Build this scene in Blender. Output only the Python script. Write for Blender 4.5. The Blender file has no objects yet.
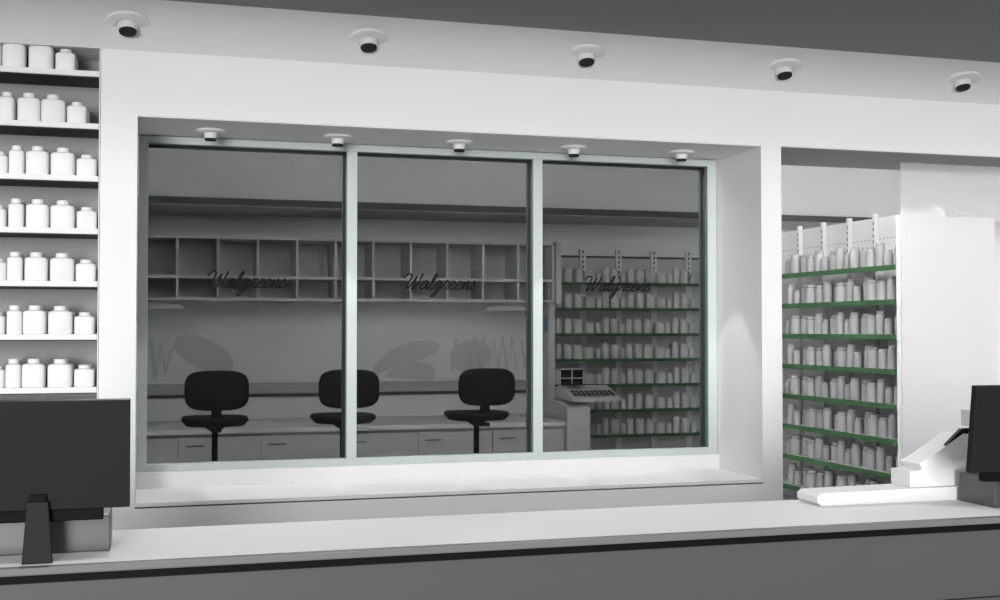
import bpy, bmesh, math, random
from mathutils import Vector, Matrix
random.seed(7)
S = bpy.context.scene
C = S.collection
R = math.radians

# ------------------------------------------------------------------ camera, world, lights, exposure
EYE = 1.6
cam = bpy.data.objects.new('camera', bpy.data.cameras.new('camera'))
C.objects.link(cam); S.camera = cam
cam.location = (0, 0, EYE)
cam.rotation_euler = (R(90 + 1.436), 0, R(-16.35))
cam.data.sensor_width = 36; cam.data.lens = 36 * 1.197
cam.data.clip_start = 0.05; cam.data.clip_end = 100

w = bpy.data.worlds.new('world'); S.world = w; w.use_nodes = True
nt = w.node_tree; nt.nodes.clear()
out = nt.nodes.new('ShaderNodeOutputWorld'); bg = nt.nodes.new('ShaderNodeBackground')
tc = nt.nodes.new('ShaderNodeTexCoord'); sx = nt.nodes.new('ShaderNodeSeparateXYZ')
cr = nt.nodes.new('ShaderNodeValToRGB'); mp = nt.nodes.new('ShaderNodeMapRange')
mp.inputs[1].default_value = -1; mp.inputs[2].default_value = 1
nt.links.new(tc.outputs['Generated'], sx.inputs[0]); nt.links.new(sx.outputs['Z'], mp.inputs[0])
nt.links.new(mp.outputs[0], cr.inputs[0]); nt.links.new(cr.outputs[0], bg.inputs[0])
cr.color_ramp.elements[0].position = 0.42; cr.color_ramp.elements[0].color = (.10, .10, .10, 1)
cr.color_ramp.elements[1].position = 0.56; cr.color_ramp.elements[1].color = (1, 1, 1, 1)
bg.inputs[1].default_value = 0.62
nt.links.new(bg.outputs[0], out.inputs[0])

def light(name, kind, loc, rot, energy, **kw):
    d = bpy.data.lights.new(name, kind); d.energy = energy
    for k, v in kw.items(): setattr(d, k, v)
    o = bpy.data.objects.new(name, d); C.objects.link(o); o.location = loc; o.rotation_euler = rot
    return o
# added sun that evens out the walls: low, soft and slightly from the left
sun = light('added_front_sun', 'SUN', (-2, -6, 4), (0, 0, 0), 2.15, angle=R(16))
sun.rotation_euler = Vector((0.30, 1.0, 0.02)).to_track_quat('-Z', 'Y').to_euler()

sun2 = light('added_lower_wall_sun', 'SUN', (-2, -6, 6), (0, 0, 0), 1.0, angle=R(12))  # second sun added to brighten the wall below the sill
sun2.rotation_euler = Vector((0.25, 1.0, -0.245)).to_track_quat('-Z', 'Y').to_euler()
vs = S.view_settings
S.display_settings.display_device = 'sRGB'
vs.view_transform = 'Standard'; vs.look = 'None'; vs.gamma = 1; vs.use_curve_mapping = False
vs.exposure = 0.0

# ------------------------------------------------------------------ materials
def mat(name, col, rough=.6, metal=0, spec=.3, noise=.03, scale=30, bump=0, emit=None):
    m = bpy.data.materials.new(name); m.use_nodes = True
    n = m.node_tree; b = n.nodes['Principled BSDF']
    if isinstance(col, (int, float)): col = (col, col, col)
    b.inputs['Roughness'].default_value = rough; b.inputs['Metallic'].default_value = metal
    b.inputs['Specular IOR Level'].default_value = spec
    t = n.nodes.new('ShaderNodeTexNoise'); t.inputs['Scale'].default_value = scale
    co = n.nodes.new('ShaderNodeTexCoord'); n.links.new(co.outputs['Object'], t.inputs['Vector'])
    mr = n.nodes.new('ShaderNodeMapRange'); mr.inputs[3].default_value = 1 - noise; mr.inputs[4].default_value = 1 + noise
    n.links.new(t.outputs['Fac'], mr.inputs[0])
    mx = n.nodes.new('ShaderNodeVectorMath'); mx.operation = 'SCALE'; mx.inputs[0].default_value = col
    n.links.new(mr.outputs[0], mx.inputs['Scale']); n.links.new(mx.outputs[0], b.inputs['Base Color'])
    if bump:
        bp = n.nodes.new('ShaderNodeBump'); bp.inputs['Strength'].default_value = bump; bp.inputs['Distance'].default_value = .002
        n.links.new(t.outputs['Fac'], bp.inputs['Height']); n.links.new(bp.outputs[0], b.inputs['Normal'])
    if emit:
        b.inputs['Emission Color'].default_value = (1, 1, 1, 1); b.inputs['Emission Strength'].default_value = emit
    return m
def glass(name, tint, haze=0.0, hazecol=.8, refl=.02):
    m = bpy.data.materials.new(name); m.use_nodes = True; n = m.node_tree; n.nodes.clear()
    o = n.nodes.new('ShaderNodeOutputMaterial'); t = n.nodes.new('ShaderNodeBsdfTransparent'); t.inputs[0].default_value = (*tint, 1)
    d = n.nodes.new('ShaderNodeBsdfDiffuse'); d.inputs[0].default_value = (hazecol,) * 3 + (1,)
    g = n.nodes.new('ShaderNodeBsdfGlossy'); g.inputs['Roughness'].default_value = .02 if not haze > .1 else .4
    m1 = n.nodes.new('ShaderNodeMixShader'); m1.inputs[0].default_value = haze
    m2 = n.nodes.new('ShaderNodeMixShader'); m2.inputs[0].default_value = refl
    n.links.new(t.outputs[0], m1.inputs[1]); n.links.new(d.outputs[0], m1.inputs[2])
    n.links.new(m1.outputs[0], m2.inputs[1]); n.links.new(g.outputs[0], m2.inputs[2]); n.links.new(m2.outputs[0], o.inputs[0])
    return m
M = dict(
    wall=mat('white_wall_paint', .80, .7, noise=.005),
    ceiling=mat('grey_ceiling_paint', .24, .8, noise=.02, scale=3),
    backceil=mat('off_white_ceiling', .82, .8, noise=.01),
    under=mat('soffit_shade_grey', .30, .8, noise=.02),
    floor=mat('grey_floor', .2, .5, noise=.15, scale=4),
    underside_shade=mat('painted_underside_shade', .05, .7),
    floorwhite=mat('white_floor_tile', .78, .4, noise=.02),
    rackbottle=mat('rack_bottle_dimmed_for_sun', .30, .45, noise=.02),  # same bottle plastic, darkened to offset strong sun at the doorway
    farbottle=mat('far_rack_bottle_lifted', .6, .45, noise=.02),  # paler copy of the rack plastic, for where less light reaches
    frame=mat('green_white_aluminium', (.53, .575, .555), .45, noise=.05, scale=60),
    rebate=mat('dark_green_rebate', (.20, .24, .22), .6),
    black=mat('black_plastic', .006, .6, spec=.15),
    dark=mat('dark_grey_plastic', .016, .5, spec=.12),
    dark2=mat('darker_plastic', .006, .6, spec=.08),
    steel=mat('grey_steel', .085, .35, metal=.2, spec=.5),
    bottle=mat('white_bottle_plastic', .80, .45, noise=.02),
    cap=mat('white_cap_plastic', .76, .5, noise=.02),
    shelf=mat('white_shelf_laminate', .80, .6, noise=.01),
    shelfback=mat('light_grey_backing', .27, .7),
    rackmetal=mat('pale_rack_steel', .74, .5),
    rackback=mat('grey_rack_back', .50, .6),
    green=mat('green_price_rail', (.03, .085, .035), .5),
    laminate=mat('grey_laminate', .55, .5),
    cabinet=mat('pale_cabinet', .62, .6),
    front=mat('grey_counter_front', .085, .5, noise=.04, scale=3),
    edge=mat('grey_counter_edge', .17, .5),
    slot=mat('black_slot', .02, .9),
    cardboard=mat('notice_blue', (.16, .22, .36), .6, noise=.25, scale=60),
    reflected_shape=mat('grey_reflection', .6, .7),
    fill_diffuser=mat('fill_panel_diffuser', .8, .6, emit=15.0),
    upfill=mat('upfill_diffuser', .8, .6, emit=60.0),
    pane=glass('tinted_glass', (.54, .55, .54), .006, .5, .002),
    haze=glass('hazy_glass', (.97, .97, .97), .34, .80, .004),
    ink=mat('black_lettering', .012, .8, spec=.05),
    trimdark=mat('dark_trim', .06, .6),
    trimmid=mat('grey_trim', .40, .6),
)

# ------------------------------------------------------------------ mesh building
class MB:
    def __init__(s): s.b = bmesh.new()
    def box(s, x0, x1, y0, y1, z0, z1, bev=0, rot=None):
        r = bmesh.ops.create_cube(s.b, size=1)
        vs_ = r['verts']
        for v in vs_:
            v.co = Vector(((x0 + x1) / 2 + v.co.x * (x1 - x0), (y0 + y1) / 2 + v.co.y * (y1 - y0), (z0 + z1) / 2 + v.co.z * (z1 - z0)))
        if rot is not None:
            for v in vs_: v.co = rot @ v.co
        if bev:
            es = list({e for v in vs_ for e in v.link_edges})
            bmesh.ops.bevel(s.b, geom=es, offset=bev, segments=2, affect='EDGES', profile=.6)
        return s
    def loft(s, secs, n=20, cx=0, cy=0):
        """secs: (z, half_x, half_y, exponent)"""
        rings = []
        for (z, a, b_, e) in secs:
            ring = []
            for k in range(n):
                t = 2 * math.pi * (k + .5) / n; c, d = math.cos(t), math.sin(t)
                ring.append(s.b.verts.new((cx + a * math.copysign(abs(c) ** (2 / e), c), cy + b_ * math.copysign(abs(d) ** (2 / e), d), z)))
            rings.append(ring)
        for r0, r1 in zip(rings, rings[1:]):
            for k in range(n):
                s.b.faces.new((r0[k], r0[(k + 1) % n], r1[(k + 1) % n], r1[k]))
        s.b.faces.new(list(reversed(rings[0]))); s.b.faces.new(rings[-1])
        return s
    def prism(s, pts, axis, a0, a1, bev=0):
        """outline pts in the plane normal to axis ('x','y','z'), between a0 and a1"""
        def P(u, v, a): return {'x': (a, u, v), 'y': (u, a, v), 'z': (u, v, a)}[axis]
        A = [s.b.verts.new(P(u, v, a0)) for u, v in pts]; B = [s.b.verts.new(P(u, v, a1)) for u, v in pts]
        n = len(pts); fs = []
        for k in range(n): fs.append(s.b.faces.new((A[k], A[(k + 1) % n], B[(k + 1) % n], B[k])))
        fs.append(s.b.faces.new(list(reversed(A)))); fs.append(s.b.faces.new(B))
        bmesh.ops.recalc_face_normals(s.b, faces=fs)
        if bev:
            es = list({e for f in fs[-2:] for e in f.edges})
            bmesh.ops.bevel(s.b, geom=es, offset=bev, segments=3, affect='EDGES', profile=.5)
        return s
    def tube(s, pts, r, n=8, flat=None):
        pts = [Vector(p) for p in pts]; rings = []
        for i, p in enumerate(pts):
            t = (pts[min(i + 1, len(pts) - 1)] - pts[max(i - 1, 0)]).normalized()
            up = Vector((0, 1, 0)) if abs(t.y) < .9 else Vector((1, 0, 0))
            a = t.cross(up).normalized(); b_ = t.cross(a).normalized()
            rr = r[i] if isinstance(r, (list, tuple)) else r
            fb = flat if flat else 1
            rings.append([s.b.verts.new(p + a * rr * math.cos(2 * math.pi * k / n) + b_ * rr * fb * math.sin(2 * math.pi * k / n)) for k in range(n)])
        for r0, r1 in zip(rings, rings[1:]):
            for k in range(n): s.b.faces.new((r0[k], r0[(k + 1) % n], r1[(k + 1) % n], r1[k]))
        s.b.faces.new(list(reversed(rings[0]))); s.b.faces.new(rings[-1])
        return s
    def build(s, name, m, parent=None, smooth=False):
        bmesh.ops.recalc_face_normals(s.b, faces=s.b.faces)
        me = bpy.data.meshes.new(name); s.b.to_mesh(me); s.b.free()
        me.materials.append(m)
        if smooth:
            for p in me.polygons: p.use_smooth = True
            me.set_sharp_from_angle(angle=R(38))
        o = bpy.data.objects.new(name, me); C.objects.link(o)
        if parent: o.parent = parent
        return o
def thing(name, label, cat, loc=(0, 0, 0), rz=0, group=None):
    o = bpy.data.objects.new(name, None); C.objects.link(o); o.empty_display_size = .1
    o.location = loc; o.rotation_euler = (0, 0, rz); o['label'] = label; o['category'] = cat
    if group: o['group'] = group
    return o
def tag(o, label, cat, group=None):
    o['label'] = label; o['category'] = cat
    if group: o['group'] = group
    return o
def struct(o): o['kind'] = 'structure'; return o
def copy_tree(o, parent=None):
    c = o.copy(); C.objects.link(c)
    if parent: c.parent = parent
    for ch in list(o.children): copy_tree(ch, c)
    return c
ORD = ['first', 'second', 'third', 'fourth', 'fifth', 'sixth', 'seventh', 'eighth', 'ninth', 'tenth', 'eleventh', 'twelfth',
       'thirteenth', 'fourteenth', 'fifteenth', 'sixteenth', 'seventeenth', 'eighteenth']

# ------------------------------------------------------------------ room shell
W0, W1 = 5.35, 5.93          # front and back face of the wall with the window
FY = 5.84                    # front of the window frame
LX, RX = -.052, 2.928        # window opening
DX = 3.04                    # doorway begins
HZ = 2.518                   # head of both openings
CZ = 2.80
wl = MB()
wl.box(-.203, LX, W0, W1, 0, CZ)
wl.box(LX, RX, W0, W1, 0, .838)
wl.box(LX, RX, FY - .02, W1, .838, .936)
wl.box(RX, DX, W0, W1, 0, CZ)
struct(wl.build('wall_front', M['wall']))
hd = MB(); hd.box(LX, RX, W0, W1, HZ + .004, CZ); hd.box(DX, 8.2, W0, W1, HZ + .004, CZ)
struct(hd.build('wall_header', M['wall']))
struct(MB().box(LX, RX, W0 + .006, W1 - .05, HZ, HZ + .0045).build('trim_1', M['wall']))
struct(MB().box(DX, 8.2, W0 + .006, W1, HZ, HZ + .0045).build('trim_shade_2', M['under']))  # grey colour stands for the shade under the doorway head
struct(MB().box(LX + .001, RX - .001, W0 - .012, FY - .021, .846, .863, .002).build('trim_3', M['wall']))   # sill board
# soffit over the counter: a shallow cove that rises and flattens away from the wall
CY = 5.08; EZT = EYE + CY * .2667
def cove(a):
    o = [(W0, CZ)]; z = CZ
    for i in range(24):
        u = (i + .5) / 24; z += (W0 - CY) / 24 * math.tan(R(a * (1 - u ** 1.3) + 1)); o.append((W0 - (W0 - CY) * (i + 1) / 24, z))
    return o
CV = min((cove(20 + .25 * k) for k in range(240)), key=lambda c: abs(c[-1][1] - EZT))
EZ = CV[-1][1]
cv = MB().prism(CV + [(CY, EZ + .08), (W0 + .1, EZ + .08), (W0 + .1, CZ)], 'x', -4.0, 8.2).build('ceiling', M['wall'], None, True)
struct(cv)
def cove_z(y):
    for (ya, za), (yb, zb) in zip(CV, CV[1:]):
        if yb <= y <= ya: return za + (zb - za) * (ya - y) / (ya - yb)
struct(MB().box(-4.0, 8.2, W0 + .1, W1, CZ, 3.2).build('ceiling_lintel', M['wall']))
struct(MB().box(-4.0, 8.2, 3.3, CY, EZ, EZ + .08).build('ceiling_shop', M['ceiling']))
struct(MB().box(-4.0, 8.2, -3.0, W1, -.1, 0).build('floor', M['floor']))
struct(MB().box(-4.0, -.975, W0, W1, 0, CZ).build('wall_left', M['wall']))
# room behind the window
BY = 10.0; CB = 3.12
struct(MB().box(-1.6, 8.2, BY, BY + .1, 0, CB).build('wall_back', M['wall']))
struct(MB().box(-1.7, -1.6, W1, BY + .1, 0, CB).build('wall_stockroom_left', M['wall']))
struct(MB().box(8.2, 8.3, W1, BY + .1, 0, CB).build('wall_right', M['wall']))
struct(MB().box(-1.6, 8.2, W1, BY, 0, .15).build('floor_stockroom', M['floorwhite']))
struct(MB().box(-1.6, 8.2, W1, BY, CB, CB + .1).build('ceiling_stockroom', M['backceil']))
struct(MB().box(-1.6, 8.2, 9.28, BY, 2.55, CB).build('ceiling_bulkhead', M['wall']))
struct(MB().box(-1.6, 8.2, 9.262, 9.28, 2.545, 2.60).build('trim_4', M['trimdark']))
struct(MB().box(-1.6, 8.2, 9.262, BY, 2.538, 2.549).build('trim_shade_5', M['trimmid']))  # grey sheet painting in the shade below the bulkhead
struct(MB().box(-1.6, 3.3, 9.985, BY, 1.05, 1.078).build('trim_6', M['trimdark']))
struct(MB().box(-1.6, 3.3, 9.97, BY, 1.08, 1.165).build('trim_7', M['trimmid']))

# ------------------------------------------------------------------ window
FZ0, FZ1 = .936, 2.514
win = struct(MB().box(LX + .002, LX + .046, FY, FY + .06, FZ0, FZ1, .002).box(RX - .052, RX - .002, FY, FY + .06, FZ0, FZ1, .002)
             .box(LX + .046, RX - .052, FY, FY + .06, FZ0, FZ0 + .036, .002).box(LX + .046, RX - .052, FY, FY + .06, FZ1 - .034, FZ1, .002)
             .build('window_1', M['frame']))
MX = [LX + .046, .956, 1.917, RX - .052]
for x in MX[1:3]:
    MB().box(x - .025, x + .025, FY, FY + .06, FZ0 + .036, FZ1 - .034, .002).build('mullion', M['frame'], win)
def catmull(pts, k=6):
    P = [pts[0]] + list(pts) + [pts[-1]]; o = []
    for i in range(1, len(P) - 2):
        for j in range(k):
            t = j / k
            o.append(tuple(.5 * (2 * P[i][d] + (P[i + 1][d] - P[i - 1][d]) * t + (2 * P[i - 1][d] - 5 * P[i][d] + 4 * P[i + 1][d] - P[i + 2][d]) * t * t
                               + (3 * P[i][d] - P[i - 1][d] - 3 * P[i + 1][d] + P[i + 2][d]) * t ** 3) for d in (0, 1)))
    o.append(tuple(pts[-1])); return o
E_ = [(0, .45), (.35, .5), (.62, .78), (.45, 1.0), (.15, .85), (.02, .45), (.18, .05), (.5, .02), (.85, .35)]
GL = [  # hand-drawn brush script, upright before the slant; (x offset, strokes)
    (0.0, [[(-.45, 1.25), (-.35, 1.6), (-.05, 1.85), (.3, 1.75), (.38, 1.3), (.3, .6), (.3, .0), (.55, .25), (.85, 1.0), (1.05, 1.55)],
           [(1.05, 1.55), (.98, .9), (.98, .0), (1.25, .3), (1.55, 1.1), (1.62, 1.75), (1.5, 1.9)]]),
    (1.95, [[(.72, .85), (.5, 1.02), (.15, .8), (.02, .35), (.15, .03), (.45, .15), (.7, .6), (.78, 1.0), (.7, .4), (.75, .05), (1.0, .15)]]),
    (2.95, [[(0, .15), (.3, .7), (.5, 1.4), (.45, 1.85), (.28, 1.7), (.2, .9), (.22, .15), (.45, .0), (.7, .25)]]),
    (3.6, [[(.75, .85), (.5, 1.02), (.18, .8), (.05, .4), (.2, .05), (.48, .15), (.75, .6), (.82, 1.0), (.75, .2), (.6, -.6), (.3, -.95), (.15, -.75), (.5, -.25), (1.05, .2)]]),
    (4.65, [[(0, .2), (.25, .7), (.32, 1.1), (.42, .95), (.7, 1.0), (.62, .6), (.6, .15), (.75, .0), (.95, .2)]]),
    (5.55, [E_]), (6.35, [E_]),
    (7.15, [[(0, .3), (.15, .95), (.2, .5), (.15, .0), (.4, .75), (.62, 1.0), (.72, .8), (.65, .2), (.78, .0), (1.0, .2)]]),
    (8.1, [[(0, .2), (.3, .75), (.42, 1.1), (.45, .8), (.72, .45), (.65, .08), (.3, .0), (.1, .2)]]),
]
GREENISH = [('left', .461), ('middle', 1.415), ('right', 2.374)]
for i in range(3):
    x0, x1 = MX[i] + (.025 if i else 0), MX[i + 1] - (.025 if i < 2 else 0)
    z0, z1 = FZ0 + .036, FZ1 - .034
    # dark rebate lining behind the frame that holds the pane
    MB().box(x1 - .012, x1, FY + .06, FY + .085, z0, z1).box(x0, x1 - .012, FY + .06, FY + .085, z1 - .012, z1).build('glazing_gasket', M['rebate'], win)
    MB().box(x1 - .0025, x1 - .0005, FY + .004, FY + .058, z0 + .002, z1).box(x0, x1 - .003, FY + .004, FY + .058, z1 - .003, z1 - .0005).build('rebate_lining', M['rebate'], win)
    p = MB().box(x0 + .0005, x1 - .003, FY + .03, FY + .036, z0 + .0005, z1 - .0035).build('pane', M['pane'], win)
    tx = GREENISH[i][1]; u = .041; mb = MB()
    for ox, strokes in GL:
        for st in strokes:
            pts = catmull([((a + ox) * u + b_ * u * .42, b_ * u) for a, b_ in st])
            mb.tube([(tx - .195 + a, FY + .026, 1.805 + b_) for a, b_ in pts], .0040, 6, .35)
    l = mb.build('lettering', M['ink'], p)
    l['label'] = 'black brush script shop name'

# ------------------------------------------------------------------ glass partition in the doorway
gp = thing('glass_partition', 'hazy frameless glass panel standing in the doorway in front of the rack end', 'glass panel', (3.94, 5.65, 0))
MB().box(0, 2.4, -.005, .005, .0, HZ - .001).build('pane', M['haze'], gp)
MB().box(2.38, 2.42, -.02, .02, 0, HZ - .001).build('post', M['frame'], gp)

# ------------------------------------------------------------------ downlights
def make_downlight(name, label, r, group):
    t = thing(name, label, 'downlight', group=group)
    MB().loft([(0.006, r * .98, r * .98, 2), (-.004, r, r, 2), (-.009, r * .96, r * .96, 2), (-.016, r * .55, r * .55, 2), (-.013, r * .5, r * .5, 2)], 40).build('flange', M['wall'], t, True)
    MB().loft([(-.011, r * .50, r * .50, 2), (-.020, r * .47, r * .47, 2), (-.036, r * .43, r * .43, 2), (-.039, r * .42, r * .42, 2)], 32).build('can', M['cap'], t, True)
    MB().loft([(-.0385, r * .40, r * .40, 2), (-.047, r * .385, r * .385, 2), (-.049, r * .37, r * .37, 2)], 32).build('aperture', M['slot'], t, True)
    return t
d0 = make_downlight('recessed_downlight', 'x', .092, 'downlights in the shop soffit')
DLX = [-.087, .871, 1.837, 2.811, 3.78]
DLL = ['white downlight in the shop soffit nearest the bottle shelves', 'white soffit downlight second from the bottle shelves, above the first window pane',
       'white soffit downlight above the middle of the window, central in its row', 'white soffit downlight just before the doorway, fourth from the bottle shelves',
       'white soffit downlight over the doorway, last of the outer row']
for i, x in enumerate(DLX):
    o = d0 if i == 0 else copy_tree(d0)
    yy = min((5.1 + .002 * q for q in range(110)), key=lambda q: abs((cove_z(q) - .002 - EYE) / q - .2440)); o.location = (x * yy / 4.92, yy, cove_z(yy) + .012); o.rotation_euler = (R(-16), 0, 0); o['label'] = DLL[i]
    lp = Vector(o.location) + Vector((0, -.012, -.075))
    b = light('soffit_downlight_beam', 'SPOT', lp, (0, 0, 0), 60, spot_size=R(52), spot_blend=.5, shadow_soft_size=.03)
    b.rotation_euler = (Vector((lp.x + .0, 3.35, 1.02)) - lp).to_track_quat('-Z', 'Y').to_euler()
d1 = make_downlight('window_downlight', 'x', .066, 'downlights over the window')
for i, x in enumerate([.266, .851, 1.445, 2.037, 2.625]):
    o = d1 if i == 0 else copy_tree(d1)
    o.location = (x, 5.63, HZ)
    o['label'] = 'small white downlight in the window head, %s from the bottle shelf side' % ORD[i]
    light('window_downlight_beam', 'SPOT', (x, 5.63, HZ - .056), (0, 0, 0), 22, spot_size=R(43), spot_blend=.06, shadow_soft_size=.012)

# ------------------------------------------------------------------ added out-of-view panels that brighten the stockroom
cl = thing('added_fill_panel', 'x', 'fill light', group='added stockroom fill lights')
MB().box(-.6, .6, .0, .3, -.03, 0, .004).build('frame', M['frame'], cl)
MB().box(-.57, .57, .03, .27, -.034, -.0305).build('fill_diffuser', M['fill_diffuser'], cl)
MB().box(-.57, .57, .03, .27, .0005, .004).build('upfill_diffuser', M['upfill'], cl)
for hx in (-.5, .5): MB().tube([(hx, .15, .004), (hx, .15, .5049)], .004).build('hanger', M['steel'], cl)
for i, (x, y, l) in enumerate([(.6, 5.95, 'added unseen fill panel behind the first window pane'), (2.1, 5.95, 'added unseen fill panel behind the last window pane'),
                               (3.7, 5.95, 'added unseen fill panel beside the green shelved rack'), (6.4, 5.95, 'added unseen fill panel beyond the rack end')]):
    o = cl if i == 0 else copy_tree(cl); o.location = (x, y, CZ - .185); o['label'] = l

# ------------------------------------------------------------------ bottles
def square_bottle(name, wx, wy, h):
    t = thing(name, '', 'bottle')
    MB().loft([(0, wx * .94, wy * .94, 5), (.004, wx, wy, 5), (h * .74, wx, wy, 5), (h * .80, wx * .93, wy * .93, 4), (h * .84, wx * .66, wy * .72, 2.6)], 24).build('body', M['bottle'], t, True)
    rc = min(wx, wy) * .70
    MB().loft([(h * .838, rc, rc, 2), (h * .985, rc, rc, 2), (h, rc * .93, rc * .93, 2)], 20).build('cap', M['cap'], t, True)
    return t
def round_bottle(name, r, h, parts=True):
    prof = [(0, r * .94, r * .94, 2), (.003, r, r, 2), (h * .80, r, r, 2), (h * .86, r * .82, r * .82, 2)]
    capp = [(h * .858, r * .84, r * .84, 2), (h * .985, r * .84, r * .84, 2), (h, r * .76, r * .76, 2)]
    if parts:
        t = thing(name, '', 'bottle')
        MB().loft(prof, 16).build('body', M['rackbottle'], t, True); MB().loft(capp, 16).build('cap', M['rackbottle'], t, True)
        return t
    b = MB(); b.loft(prof, 12).loft(capp, 12)
    return b.build(name, M['farbottle'], None, True)

# left wall shelves
LS = [2.678 - .2238 * k for k in range(7)]
ws = thing('wall_shelving', 'white recessed wall shelves holding square pill bottles beside the window wall', 'shelving', (-.588, W0, 0))
sw0, sw1 = -.385, .383
MB().box(sw0, sw1, .235, .25, 0, CZ - .001).build('back_panel', M['shelfback'], ws)
MB().box(sw0, sw0 + .018, .0, .235, 0, CZ - .001).build('side_panel', M['shelf'], ws)
MB().box(sw1 - .004, sw1, .0, .235, 0, CZ - .001).build('side_panel', M['shelf'], ws)
for k, z in enumerate(LS):
    MB().box(sw0 + .019, sw1 - .005, 0, .234, z, z + .024, .002).build('shelf', M['shelf'], ws)
    MB().box(sw0 + .019, sw1 - .005, .004, .234, z - .004, z - .0002).build('underside_shade', M['underside_shade'], ws.children[-1])  # near-black sheet standing for the shade under the board
MB().box(sw0 + .019, sw1 - .005, 0.01, .234, 0, LS[-1] - .045, .002).build('base_cabinet', M['shelf'], ws)
MB().box(sw0 + .019, sw1 - .005, -.012, .0, LS[-1] - .06, LS[-1] - .05).build('light_pelmet', M['shelf'], ws)
SN = ['top', 'second', 'third', 'fourth', 'fifth', 'sixth', 'lowest']
# kinds measured on one shelf: (x centre px at y front, half width, half depth, height)
kinds = [(.041, .034, .092), (.049, .038, .118), (.046, .036, .120), (.031, .034, .120), (.036, .034, .092)]
protos = [square_bottle('pill_bottle', *k) for k in kinds]
first = [True] * 5
NMS = ['low square white pill bottle', 'wide square white pill bottle', 'square tall white pill bottle', 'narrow square white pill bottle', 'short square white pill bottle']
def px2x(px, y): return y * math.tan(math.atan((px - 500) / 1197) + R(16.35))
for k, z in enumerate(LS):
    pxs = [(87 - k * .35, 0), (63.5 - k * .5, 1), (38.5 - k * .6, 2), (16.5 - k * .3, 3), (-3, 4)]
    if k == 0: pxs = [(64, 0), (39, 1), (12, 2), (-8, 3)]
    if k == 1: pxs = [(76, 0), (51.5, 1), (27.5, 2), (5, 3), (-16, 4)]
    if k == 2: pxs = [(85.5, 0), (62, 1), (37, 2), (15.5, 3), (-2, 4)]
    n = 0
    for row, (yy, dx) in enumerate([(W0 + .045, 0), (W0 + .125, .004)]):
        for j, (px, kd) in enumerate(pxs):
            if row == 1 and (j + k) % 3 == 2: continue
            X = px2x(px, W0 + .05) + dx
            o = protos[kd] if first[kd] else copy_tree(protos[kd]); first[kd] = False
            o.location = (X + random.uniform(-.002, .002), yy, z + .0245); o.rotation_euler = (0, 0, random.uniform(-.08, .08))
            o['category'] = 'bottle'; o['group'] = 'square bottles on the wall shelves'
            o['label'] = '%s, %s from window pillar, %s row, %s wall shelf' % (NMS[kd], ORD[j], 'front' if row == 0 else 'rear', SN[k])

# ------------------------------------------------------------------ racks with green price rails
RZ = [2.008 - .2195 * k for k in range(8)]
def rack(name, label, length, loc, rz, uprights, side_panel, top):
    """face towards local -Y, running along local +X"""
    t = thing(name, label, 'shelving rack', loc, rz)
    MB().box(0, length, .30, .325, .15, top, 0).build('back_panel', M['rackback'], t)
    for u in uprights:
        b = MB().box(u - .016, u + .016, .268, .298, .15, top + .01, .002).build('upright', M['rackmetal'], t)
        s = MB()
        z = 2.05
        while z < top - .03:
            s.box(u - .0035, u + .0035, .2665, .2685, z, z + .022); z += .045
        s.build('slot_row', M['slot'], b)
    for k, z in enumerate(RZ):
        sh = MB().box(.004, length, .0, .267, z - .006, z - .0005).build('shelf', M['rackmetal'], t)
        MB().box(.004, length, -.012, -.0005, z - .024, z + .004, .001).build('price_rail', M['green'], sh)
        for u in uprights[::2]:
            MB().prism([(.266, z - .008), (.05, z - .008), (.05, z - .016), (.266, z - .05)], 'x', u - .012, u - .009).build('bracket', M['rackmetal'], sh)
    MB().box(0, length, -.02, .29, .15, .30).build('base_deck', M['rackmetal'], t)
    if side_panel: side_panel(t)
    return t
def seam(t, length, z):
    s = MB(); x = 0
    while x < length - .04:
        s.box(x, x + .022, .2975, .2995, z, z + .004); x += .05
    s.build('perforation_row', M['slot'], t)
# side rack: faces -X, runs away from the shop; near end at Y 6.46
SRX, SRY0, SRL = 4.49, 6.47, 2.15
def endp(t):
    MB().box(-.0, .02, -.03, .72, .15, 2.325, .002).build('end_panel', M['wall'], t)
    MB().box(0, .012, .72, .735, .15, 2.30).build('edge_strip', M['rackmetal'], t)
# local x runs from far end to near end when rotated -90deg: world = (x,y)->(y,-x)
side = thing('gondola_rack', 'double sided white shop rack with green shelf edges seen through the doorway', 'shelving rack', (SRX, SRY0, 0))
sl = SRL
MB().box(.34, .365, .021, sl, .15, 2.375).build('back_panel', M['wall'], side)
MB().box(0, .72, 0, .02, .15, 2.32, .002).build('end_panel', M['wall'], side)
ups = [.07, .40, .72, 1.04, 1.38, 1.72, 2.05]
for u in ups:
    b = MB().box(.305, .338, u - .014, u + .014, .15, 2.40, .002).build('upright', M['rackmetal'], side)
    s = MB(); z = 2.03
    while z < 2.36:
        s.box(.3035, .3055, u - .004, u + .004, z, z + .020); z += .042
    s.build('slot_row', M['slot'], b)
s = MB(); y = .1
while y < sl - .04:
    s.box(.3385, .3400, y, y + .016, 2.225, 2.229); y += .045
s.build('perforation_row', M['slot'], side)
for k, z in enumerate(RZ):
    sh = MB().box(0, .304, .021, sl, z - .006, z - .0005).build('shelf', M['rackmetal'], side)
    MB().box(-.012, -.0005, .021, sl, z - .030, z + .004, .001).build('price_rail', M['green'], sh)
    for u in ups[::2]:
        MB().prism([(.304, z - .008), (.06, z - .008), (.06, z - .016), (.304, z - .05)], 'y', u + .016, u + .019).build('bracket', M['rackmetal'], sh)
MB().box(-.02, .339, .021, sl, .15, .30).build('base_deck', M['rackmetal'], side)
MB().box(.366, .70, .021, sl, .15, .30).build('base_deck', M['rackmetal'], side)
for z in (1.9, 1.5, 1.1, .7):
    MB().box(.366, .68, .021, sl, z, z + .006).build('shelf', M['rackmetal'], side)

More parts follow.
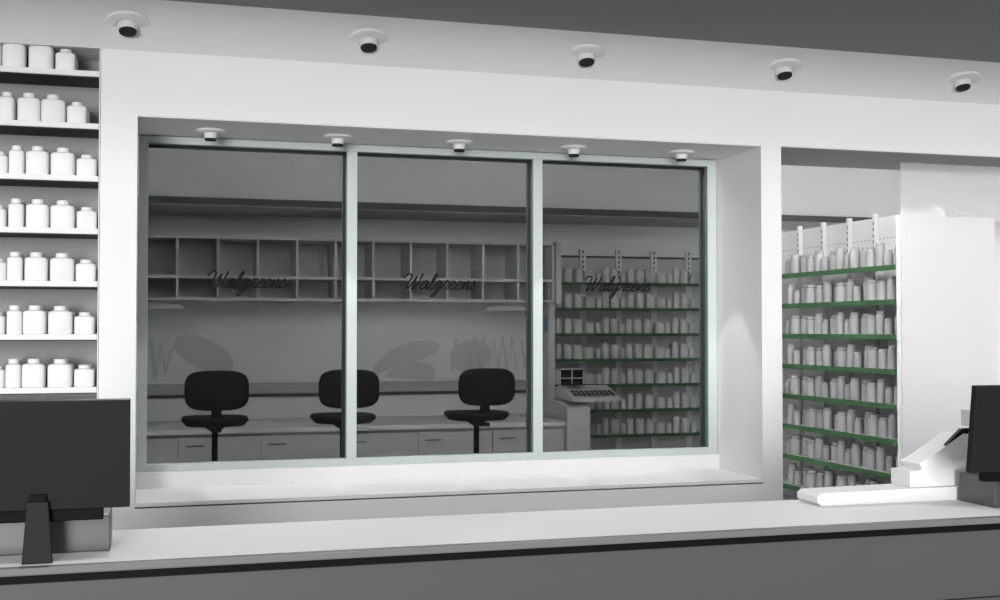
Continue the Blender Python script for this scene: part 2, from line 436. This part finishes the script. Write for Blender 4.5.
RB = [round_bottle('pill_bottle', r, h) for r, h in [(.030, .105), (.040, .128), (.045, .140), (.049, .135), (.036, .15), (.033, .155)]]
fr = [True] * 6
PATN = [3, 0, 5, 1, 2, 4, 0, 5, 3, 0, 4, 1, 3, 2, 0, 4, 3]
RNM = ['small round', 'medium round', 'wide round', 'broad squat round', 'slim round', 'tall slim round']
RAD = [.030, .040, .045, .049, .036, .033]
for k, z in enumerate(RZ):
    y = SRY0 + .045; n = 0; rr = random.Random(k // 3)
    while n < 15:
        kd = PATN[(n + (k % 2)) % len(PATN)]; r = RAD[kd]
        y += r
        o = RB[kd] if fr[kd] else copy_tree(RB[kd]); fr[kd] = False
        o.location = (SRX + .055 + rr.uniform(0, .012) + (0 if n % 4 else .03), y, z + .0005)
        o['group'] = 'bottles on the doorway rack'; o['category'] = 'bottle'
        o['label'] = '%s white pill bottle, %s from near end of doorway rack, %s shelf' % (RNM[kd], ORD[n], 'top' if k == 0 else ORD[k])
        y += r + .019; n += 1

# back rack against the far wall
BRX0, BRX1, BRY = 3.30, 4.86, 9.70
ba = thing('wall_rack', 'wall rack with green shelf edges behind the last window pane', 'shelving rack', (BRX0, BRY, 0))
bl = BRX1 - BRX0
MB().box(0.03, bl, .262, .28, .15, 2.26).build('back_panel', M['rackback'], ba)
MB().box(-.03, .03, -.02, .29, .15, 2.02, .002).build('side_panel', M['cabinet'], ba)
MB().box(.03, bl, .2585, .2615, 2.240, 2.258).build('top_rail', M['trimdark'], ba)
for u in [.38, .72, 1.06, 1.40]:
    b = MB().box(u - .028, u + .028, .235, .2605, .15, 2.315, .002).build('upright', M['rackmetal'], ba)
    s = MB(); z = 2.06
    while z < 2.29:
        s.box(u - .006, u + .006, .2335, .2355, z, z + .022); z += .044
    s.build('slot_row', M['slot'], b)
for k, z in enumerate(RZ[:7]):
    sh = MB().box(.031, bl, 0, .234, z - .006, z - .0005).build('shelf', M['rackmetal'], ba)
    MB().box(.031, bl, -.012, -.0005, z - .022, z + .004, .001).build('price_rail', M['green'], sh)
MB().box(.031, bl, -.02, .234, .15, .30).build('base_deck', M['rackmetal'], ba)
TB = [round_bottle('pill_bottle', r, h, False) for r, h in [(.026, .09), (.031, .13), (.040, .13), (.044, .125), (.030, .14), (.048, .10)]]
TR = [.026, .031, .040, .044, .030, .048]
TP = [1, 2, 3, 5, 0, 4, 2, 0, 1, 2, 3, 5, 0, 4, 2, 0]
ft = [True] * 6
TN = ['small', 'slim', 'medium', 'broad', 'tall slim', 'low squat']
for k, z in enumerate(RZ[:7]):
    x = BRX0 + .05; rr = random.Random(11 + k // 2)
    for n in range(16):
        kd = TP[n]; r = TR[kd]; x += r + rr.uniform(.004, .014)
        o = TB[kd] if ft[kd] else TB[kd].copy()
        if not ft[kd]: C.objects.link(o)
        ft[kd] = False
        o.location = (x, BRY + .06 + rr.uniform(0, .02), z + .0005)
        o['group'] = 'bottles on the far wall rack'; o['category'] = 'bottle'
        o['label'] = '%s white pill bottle, %s shelf of wall rack, %s from cubby side' % (TN[kd], 'top' if k == 0 else ORD[k], ORD[n])
        x += r + .004

# ------------------------------------------------------------------ cubby unit on the back wall
CU, CW = 9.60, .3078
cub = thing('wall_cubby_unit', 'long grey wall unit of open cubbies in two rows above the counter', 'shelf unit', (-.0928, CU, 1.854))
# partitions so that one falls at X/Y = .0218 + .03206 n
n0, n1 = -4, 10
xs = [(.0218 + .03206 * n) * CU + .0928 for n in range(n0, n1 + 1)]
xa, xb = xs[0], xs[-1]
cz0, czm, cz1 = 0, .162, .462
MB().box(xa, xb, .37, .385, 0, cz1).build('back_panel', M['laminate'], cub)
MB().box(xa, xb, 0, .37, -.022, 0, .001).build('bottom_board', M['cabinet'], cub)
MB().box(xa, xb, 0, .37, cz1, cz1 + .018, .001).build('top_board', M['laminate'], cub)
MB().box(xa, xb, 0, .369, czm - .012, czm + .012, .001).build('middle_shelf', M['cabinet'], cub)
for i, x in enumerate(xs):
    MB().box(x - .010, x + .010, -.001, .369, .0005, czm - .0125, .001).build('divider', M['cabinet'], cub)
    MB().box(x - .010, x + .010, -.001, .369, czm + .0125, cz1 - .0005, .001).build('divider', M['cabinet'], cub)
MB().box(xb + .011, xb + .055, -.05, .38, -.03, cz1 + .03, .002).build('end_panel', M['cabinet'], cub)
o = tag(MB().box(3.185, 3.2695, 9.72, 9.726, 1.58, 1.73, .001).build('notice', M['cardboard']), 'small blue notice fixed to the side of the wall rack under the cubby unit', 'notice')

# counter under the cubbies
bc = thing('back_counter', 'long pale work counter along the far wall behind the stools', 'counter', (0, 9.05, .15))
MB().box(-1.59, 3.2, 0, .94, .685, .72, .003).build('worktop', M['wall'], bc)
MB().box(-1.59, 3.2, .04, .94, .0, .684).build('carcass', M['laminate'], bc)
for i in range(8):
    x = -1.58 + i * .597
    dr = MB().box(x + .004, x + .593, .02, .0395, .08, .66, .002).build('door', M['laminate'], bc)
    MB().tube([(x + .06, .012, .60), (x + .06, .0, .60), (x + .18, .0, .60), (x + .18, .012, .60)], .005).build('handle', M['steel'], dr)
pd = tag(MB().prism([(9.02, .15), (9.02, .98), (9.30, 1.02), (9.60, 1.02), (9.60, .15)], 'x', 3.205, 3.40, .004).build('pedestal', M['cabinet']), 'narrow pale pedestal at the end of the far counter', 'pedestal')
cr_ = thing('register_reflection', 'solid model of a reflected cash register on the pedestal end of far counter', 'cash register', (3.44, 9.25, 1.022))  # a reflection in the window glass, built as a solid object
MB().prism([(-.20, 0), (.24, 0), (.24, .10), (.12, .12), (-.20, .03)], 'x', -.18, .24, .004).build('body', M['cabinet'], cr_)
k_ = MB()
for i in range(9):
    for j in range(3):
        sx_ = -.14 + i * .04; sy_ = -.15 + j * .045; sz_ = .031 + (sy_ + .20) * .28
        k_.box(sx_, sx_ + .026, sy_, sy_ + .03, sz_, sz_ + .012, .002)
k_.build('keys', M['dark'], cr_)
MB().box(-.14, .02, .0, .10, .125, .132).box(-.17, .03, .125, .15, .12, .26, .004).build('display', M['dark2'], cr_)
MB().box(-.175, .035, .119, .1245, .175, .182).box(-.175, .035, .119, .1245, .25, .26).box(-.175, -.168, .119, .1245, .12, .26).box(.028, .035, .119, .1245, .12, .26).box(-.072, -.065, .119, .1245, .12, .26).build('display_frame', M['cabinet'], cr_)

# desk lamps
def lamp(label, x, hx, y):
    t = thing('desk_lamp', label, 'lamp', (x, y, .871), group='lamps on the far counter')
    MB().loft([(0, .085, .085, 2), (.015, .085, .085, 2), (.022, .03, .03, 2)], 24).build('base', M['laminate'], t, True)
    s_ = 1 if hx > 0 else -1
    MB().tube([(0, 0, .02), (.0, 0, .35), (-.01 * s_, 0, .55), (0, 0, .72), (hx * .12, 0, .86), (hx * .2, 0, .90)], .006).build('arm', M['dark'], t, True)
    MB().loft([(.885, .17, .07, 2.4), (.895, .18, .08, 2.4), (.925, .15, .06, 2.2), (.935, .10, .04, 2)], 28, cx=hx, cy=0).build('lamp_shade', M['cabinet'], t, True)
    return t
lamp('grey desk lamp with long shade, beside the second window mullion', 3.08, -.20, 9.62)
lamp('grey desk lamp with long shade, behind the frame post nearest the bottle shelves', -.10, .19, 9.62)

# flat shapes painting in reflections of the glass, behind the stools
def WX(px): return px2x(px, BY)
def WZ(px, py):
    a = math.atan((px - 500) / 1197) + R(16.35)
    d = BY * (math.cos(R(16.35)) + math.tan(a) * math.sin(R(16.35)))
    return EYE - (py - 330) / 1197 * d
def reflected_shape(outline, label):
    pts = [(WX(x), WZ(x, y)) for x, y in outline]
    return tag(MB().prism(pts, 'y', BY - .004, BY - .0005).build('reflection_shape', M['reflected_shape']), label, 'painted reflection')
def ell(cx, cy, a, b, rot, n=36):
    c, s_ = math.cos(R(rot)), math.sin(R(rot))
    return [(cx + a * math.cos(t) * c - b * math.sin(t) * s_, cy + a * math.cos(t) * s_ + b * math.sin(t) * c) for t in [2 * math.pi * k / n for k in range(n)]]
reflected_shape(ell(204, 354, 32, 15, 24), 'painted grey oval reflection on the far wall above the first stool')
reflected_shape([(370, 376), (377, 362), (392, 349), (412, 341), (430, 340), (441, 344), (437, 353), (420, 360), (398, 366), (380, 373)], 'painted pale grey leaf shaped reflection on the far wall, upper of two')
reflected_shape([(384, 377), (396, 366), (414, 362), (430, 363), (436, 371), (433, 381)], 'painted pale grey leaf shaped reflection on the far wall, lower of two')
reflected_shape(ell(470, 356, 21, 16, -15), 'painted grey oval reflection on the far wall behind the third stool')
zz = MB(); pts = []
for i in range(17):
    px = 452 + i * 4.6; py = 341 if i % 2 else 371
    pts.append((WX(px), BY - .004, WZ(px, py - (i % 3) * 3)))
zz.tube(pts, 0.017, 6, .2)
tag(zz.build('reflection_shape', M['reflected_shape']), 'painted grey zigzag wave reflection on the far wall near the second mullion', 'painted reflection')
zz = MB(); pts = [(WX(151 + i * 5), BY - .004, WZ(151 + i * 5, [338, 378, 345, 372, 352][i])) for i in range(5)] + [(WX(176), BY - .004, WZ(176, 346))]
zz.tube(pts, 0.017, 6, .2)
tag(zz.build('reflection_shape', M['reflected_shape']), 'painted short grey zigzag reflection on the far wall beside the first oval', 'painted reflection')

# ------------------------------------------------------------------ stools
def make_stool():
    t = thing('drafting_stool', '', 'stool', group='stools at the far counter')
    H = 1.03 - .15       # seat top above the stockroom floor
    def se(a, b, e, n=40): return [(a * math.copysign(abs(math.cos(q)) ** (2 / e), math.cos(q)), b * math.copysign(abs(math.sin(q)) ** (2 / e), math.sin(q))) for q in [2 * math.pi * k / n for k in range(n)]]
    pts = [(x, z + H + .185) for x, z in se(.200, .127, 3.6)]
    MB().prism(pts, 'y', -.245, -.19, .018).build('backrest', M['black'], t, True)
    MB().box(-.032, .032, -.19, -.165, H - .03, H + .20, .004).box(-.032, .032, -.19, .0, H - .085, H - .06, .004).build('back_bracket', M['black'], t)
    b = MB()
    b.loft([(H - .055, .10, .10, 2.5), (H - .05, .185, .17, 3), (H - .015, .215, .205, 3.2), (H + .005, .205, .195, 3.2), (H + .002, .13, .12, 2.5)], 40)
    b.build('seat', M['black'], t, True)
    MB().loft([(H - .09, .03, .03, 2), (H - .056, .075, .075, 2.6)], 20).build('seat_plate', M['black'], t, True)
    MB().loft([(.09, .030, .030, 2), (.45, .030, .030, 2), (.451, .020, .020, 2), (H - .088, .020, .020, 2)], 20).build('gas_column', M['black'], t, True)
    ring = [(.20 * math.cos(q), .20 * math.sin(q), .30) for q in [2 * math.pi * k / 28 for k in range(29)]]
    fr_ = MB().tube(ring, .010)
    for q in (0, 2.09, 4.19): fr_.tube([(.03 * math.cos(q), .03 * math.sin(q), .31), (.2 * math.cos(q), .2 * math.sin(q), .30)], .008)
    fr_.build('foot_ring', M['black'], t, True)
    for k in range(5):
        q = 2 * math.pi * k / 5 + .3; c, s_ = math.cos(q), math.sin(q)
        lg = MB().tube([(.02 * c, .02 * s_, .10), (.15 * c, .15 * s_, .085), (.28 * c, .28 * s_, .062)], [.022, .018, .014]).build('leg', M['black'], t, True)
        MB().loft([(-.030, .0, .0, 2), (-.03, .022, .012, 2), (.03, .022, .012, 2)], 12).box(-.01, .01, -.01, .01, .02, .034).build('caster', M['black'], lg)
        ca = lg.children[0]; ca.location = (.28 * c, .28 * s_, .031)
    return t
st = make_stool()
SL = ['black backed drafting stool nearest the bottle shelves, behind the first pane', 'black backed drafting stool partly hidden by the first window mullion', 'black backed drafting stool nearest the doorway, behind the middle pane']
for i, (x, rz) in enumerate([(.418, 0), (1.256, .03), (2.185, .07)]):
    o = st if i == 0 else copy_tree(st)
    o.location = (x, 8.03, .15); o.rotation_euler = (0, 0, rz); o['label'] = SL[i]

# ------------------------------------------------------------------ shop counter in front
TZ = 1.02
sc = thing('service_counter', 'long grey fronted service counter with white top, in front of window wall', 'counter', (0, 3.14, 0))
x0, x1 = -1.6, 5.2
MB().box(x0, x1, .03, .52, TZ - .019, TZ, .002).build('countertop', M['wall'], sc)
MB().box(x0, x1, -.004, .0295, TZ - .019, TZ, .004).build('edge_band', M['edge'], sc)
MB().box(x0, x1, .008, .50, TZ - .040, TZ - .0195).build('under_strip', M['dark2'], sc)
MB().box(x0, x1, .012, .50, .775, TZ - .0405, .002).build('front_panel', M['front'], sc)
MB().box(x0, x1, .020, .50, .10, .770, .002).build('lower_panel', M['front'], sc)
MB().box(x0, x1, .06, .50, 0, .099).build('plinth', M['dark'], sc)

def make_drawer():
    t = thing('till', '', 'till')
    MB().box(-.21, .21, .0, .18, 0.0, .096, .003).build('body', M['steel'], t)
    f = MB().box(-.200, .200, .181, .190, .010, .088, .002).build('drawer_front', M['steel'], t)
    MB().loft([(0, .01, .01, 2), (.004, .01, .01, 2)], 16).build('lock', M['dark'], f)
    f.children[0].location = (0, .191, .05); f.children[0].rotation_euler = (R(-90), 0, 0)
    return t
def make_monitor():
    t = thing('monitor', '', 'monitor')
    H0 = .126
    rot = Matrix.Translation((0, 0, H0)) @ Matrix.Rotation(R(7), 4, 'X') @ Matrix.Translation((0, 0, -H0))
    MB().box(-.254, .254, .02, .045, H0, H0 + .277, .003, rot).build('casing', M['dark'], t)
    s = MB().box(-.240, .240, .0452, .047, H0 + .015, H0 + .262, 0, rot).build('screen', M['dark2'], t)
    MB().box(-.19, .19, .03, .065, .098, .128, .004).build('speaker_bar', M['dark2'], t)
    MB().prism([(-.001, 0), (.071, 0), (.060, .152), (.010, .152)], 'y', -.0, .018, .002).build('stand', M['dark'], t)
    MB().box(.015, .055, .005, .026, .12, .17, .002).build('hinge', M['dark2'], t)
    return t
dr = make_drawer(); dr.location = (-.303, 3.32, TZ + .0005); dr['label'] = 'low grey steel till box behind the monitor near the bottle shelves'
mo = make_monitor(); mo.location = (-.297, 3.185, TZ + .0005); mo['label'] = 'dark monitor seen from behind on the counter end near the bottle shelves'
dr2 = copy_tree(dr); dr2.location = (2.857, 3.30, TZ + .0005); dr2['label'] = 'low grey steel till box on the counter in front of the doorway'
mo2 = copy_tree(mo); mo2.location = (2.735, 3.185, TZ + .0005); mo2['label'] = 'dark tilted monitor on the counter in front of the doorway'
dr['group'] = dr2['group'] = 'tills on the service counter'; mo['group'] = mo2['group'] = 'monitors on the service counter'

# white till printer with sloped front by the right monitor
tp = thing('till_printer', 'white till printer with sloped cover and black bar, beside the tilted monitor', 'printer', (2.48, 3.60, TZ))
MB().prism([(-.35, .0), (-.365, .012), (-.365, .030), (-.35, .042), (.0, .045), (.42, .045), (.42, 0)], 'y', -.10, .03, .002).build('base_tray', M['shelf'], tp)
MB().prism([(.003, .0455), (.003, .101), (.041, .101), (.052, .110), (.038, .125), (.078, .143), (.147, .182), (.21, .222), (.42, .222), (.42, .0455)], 'y', -.08, .03, .002).build('body', M['shelf'], tp)
MB().prism([(.147, .183), (.160, .196), (.212, .240), (.300, .242), (.300, .223), (.216, .2225)], 'y', -.08, -.064).build('cover_bar', M['black'], tp)
MB().box(.283, .42, -.07, .02, .2425, .30, .004).build('paper_housing', M['shelf'], tp)
MB().box(.279, .2825, -.07, -.055, .243, .292).box(.306, .315, -.076, -.0705, .243, .292).build('paper_slot', M['black'], tp)
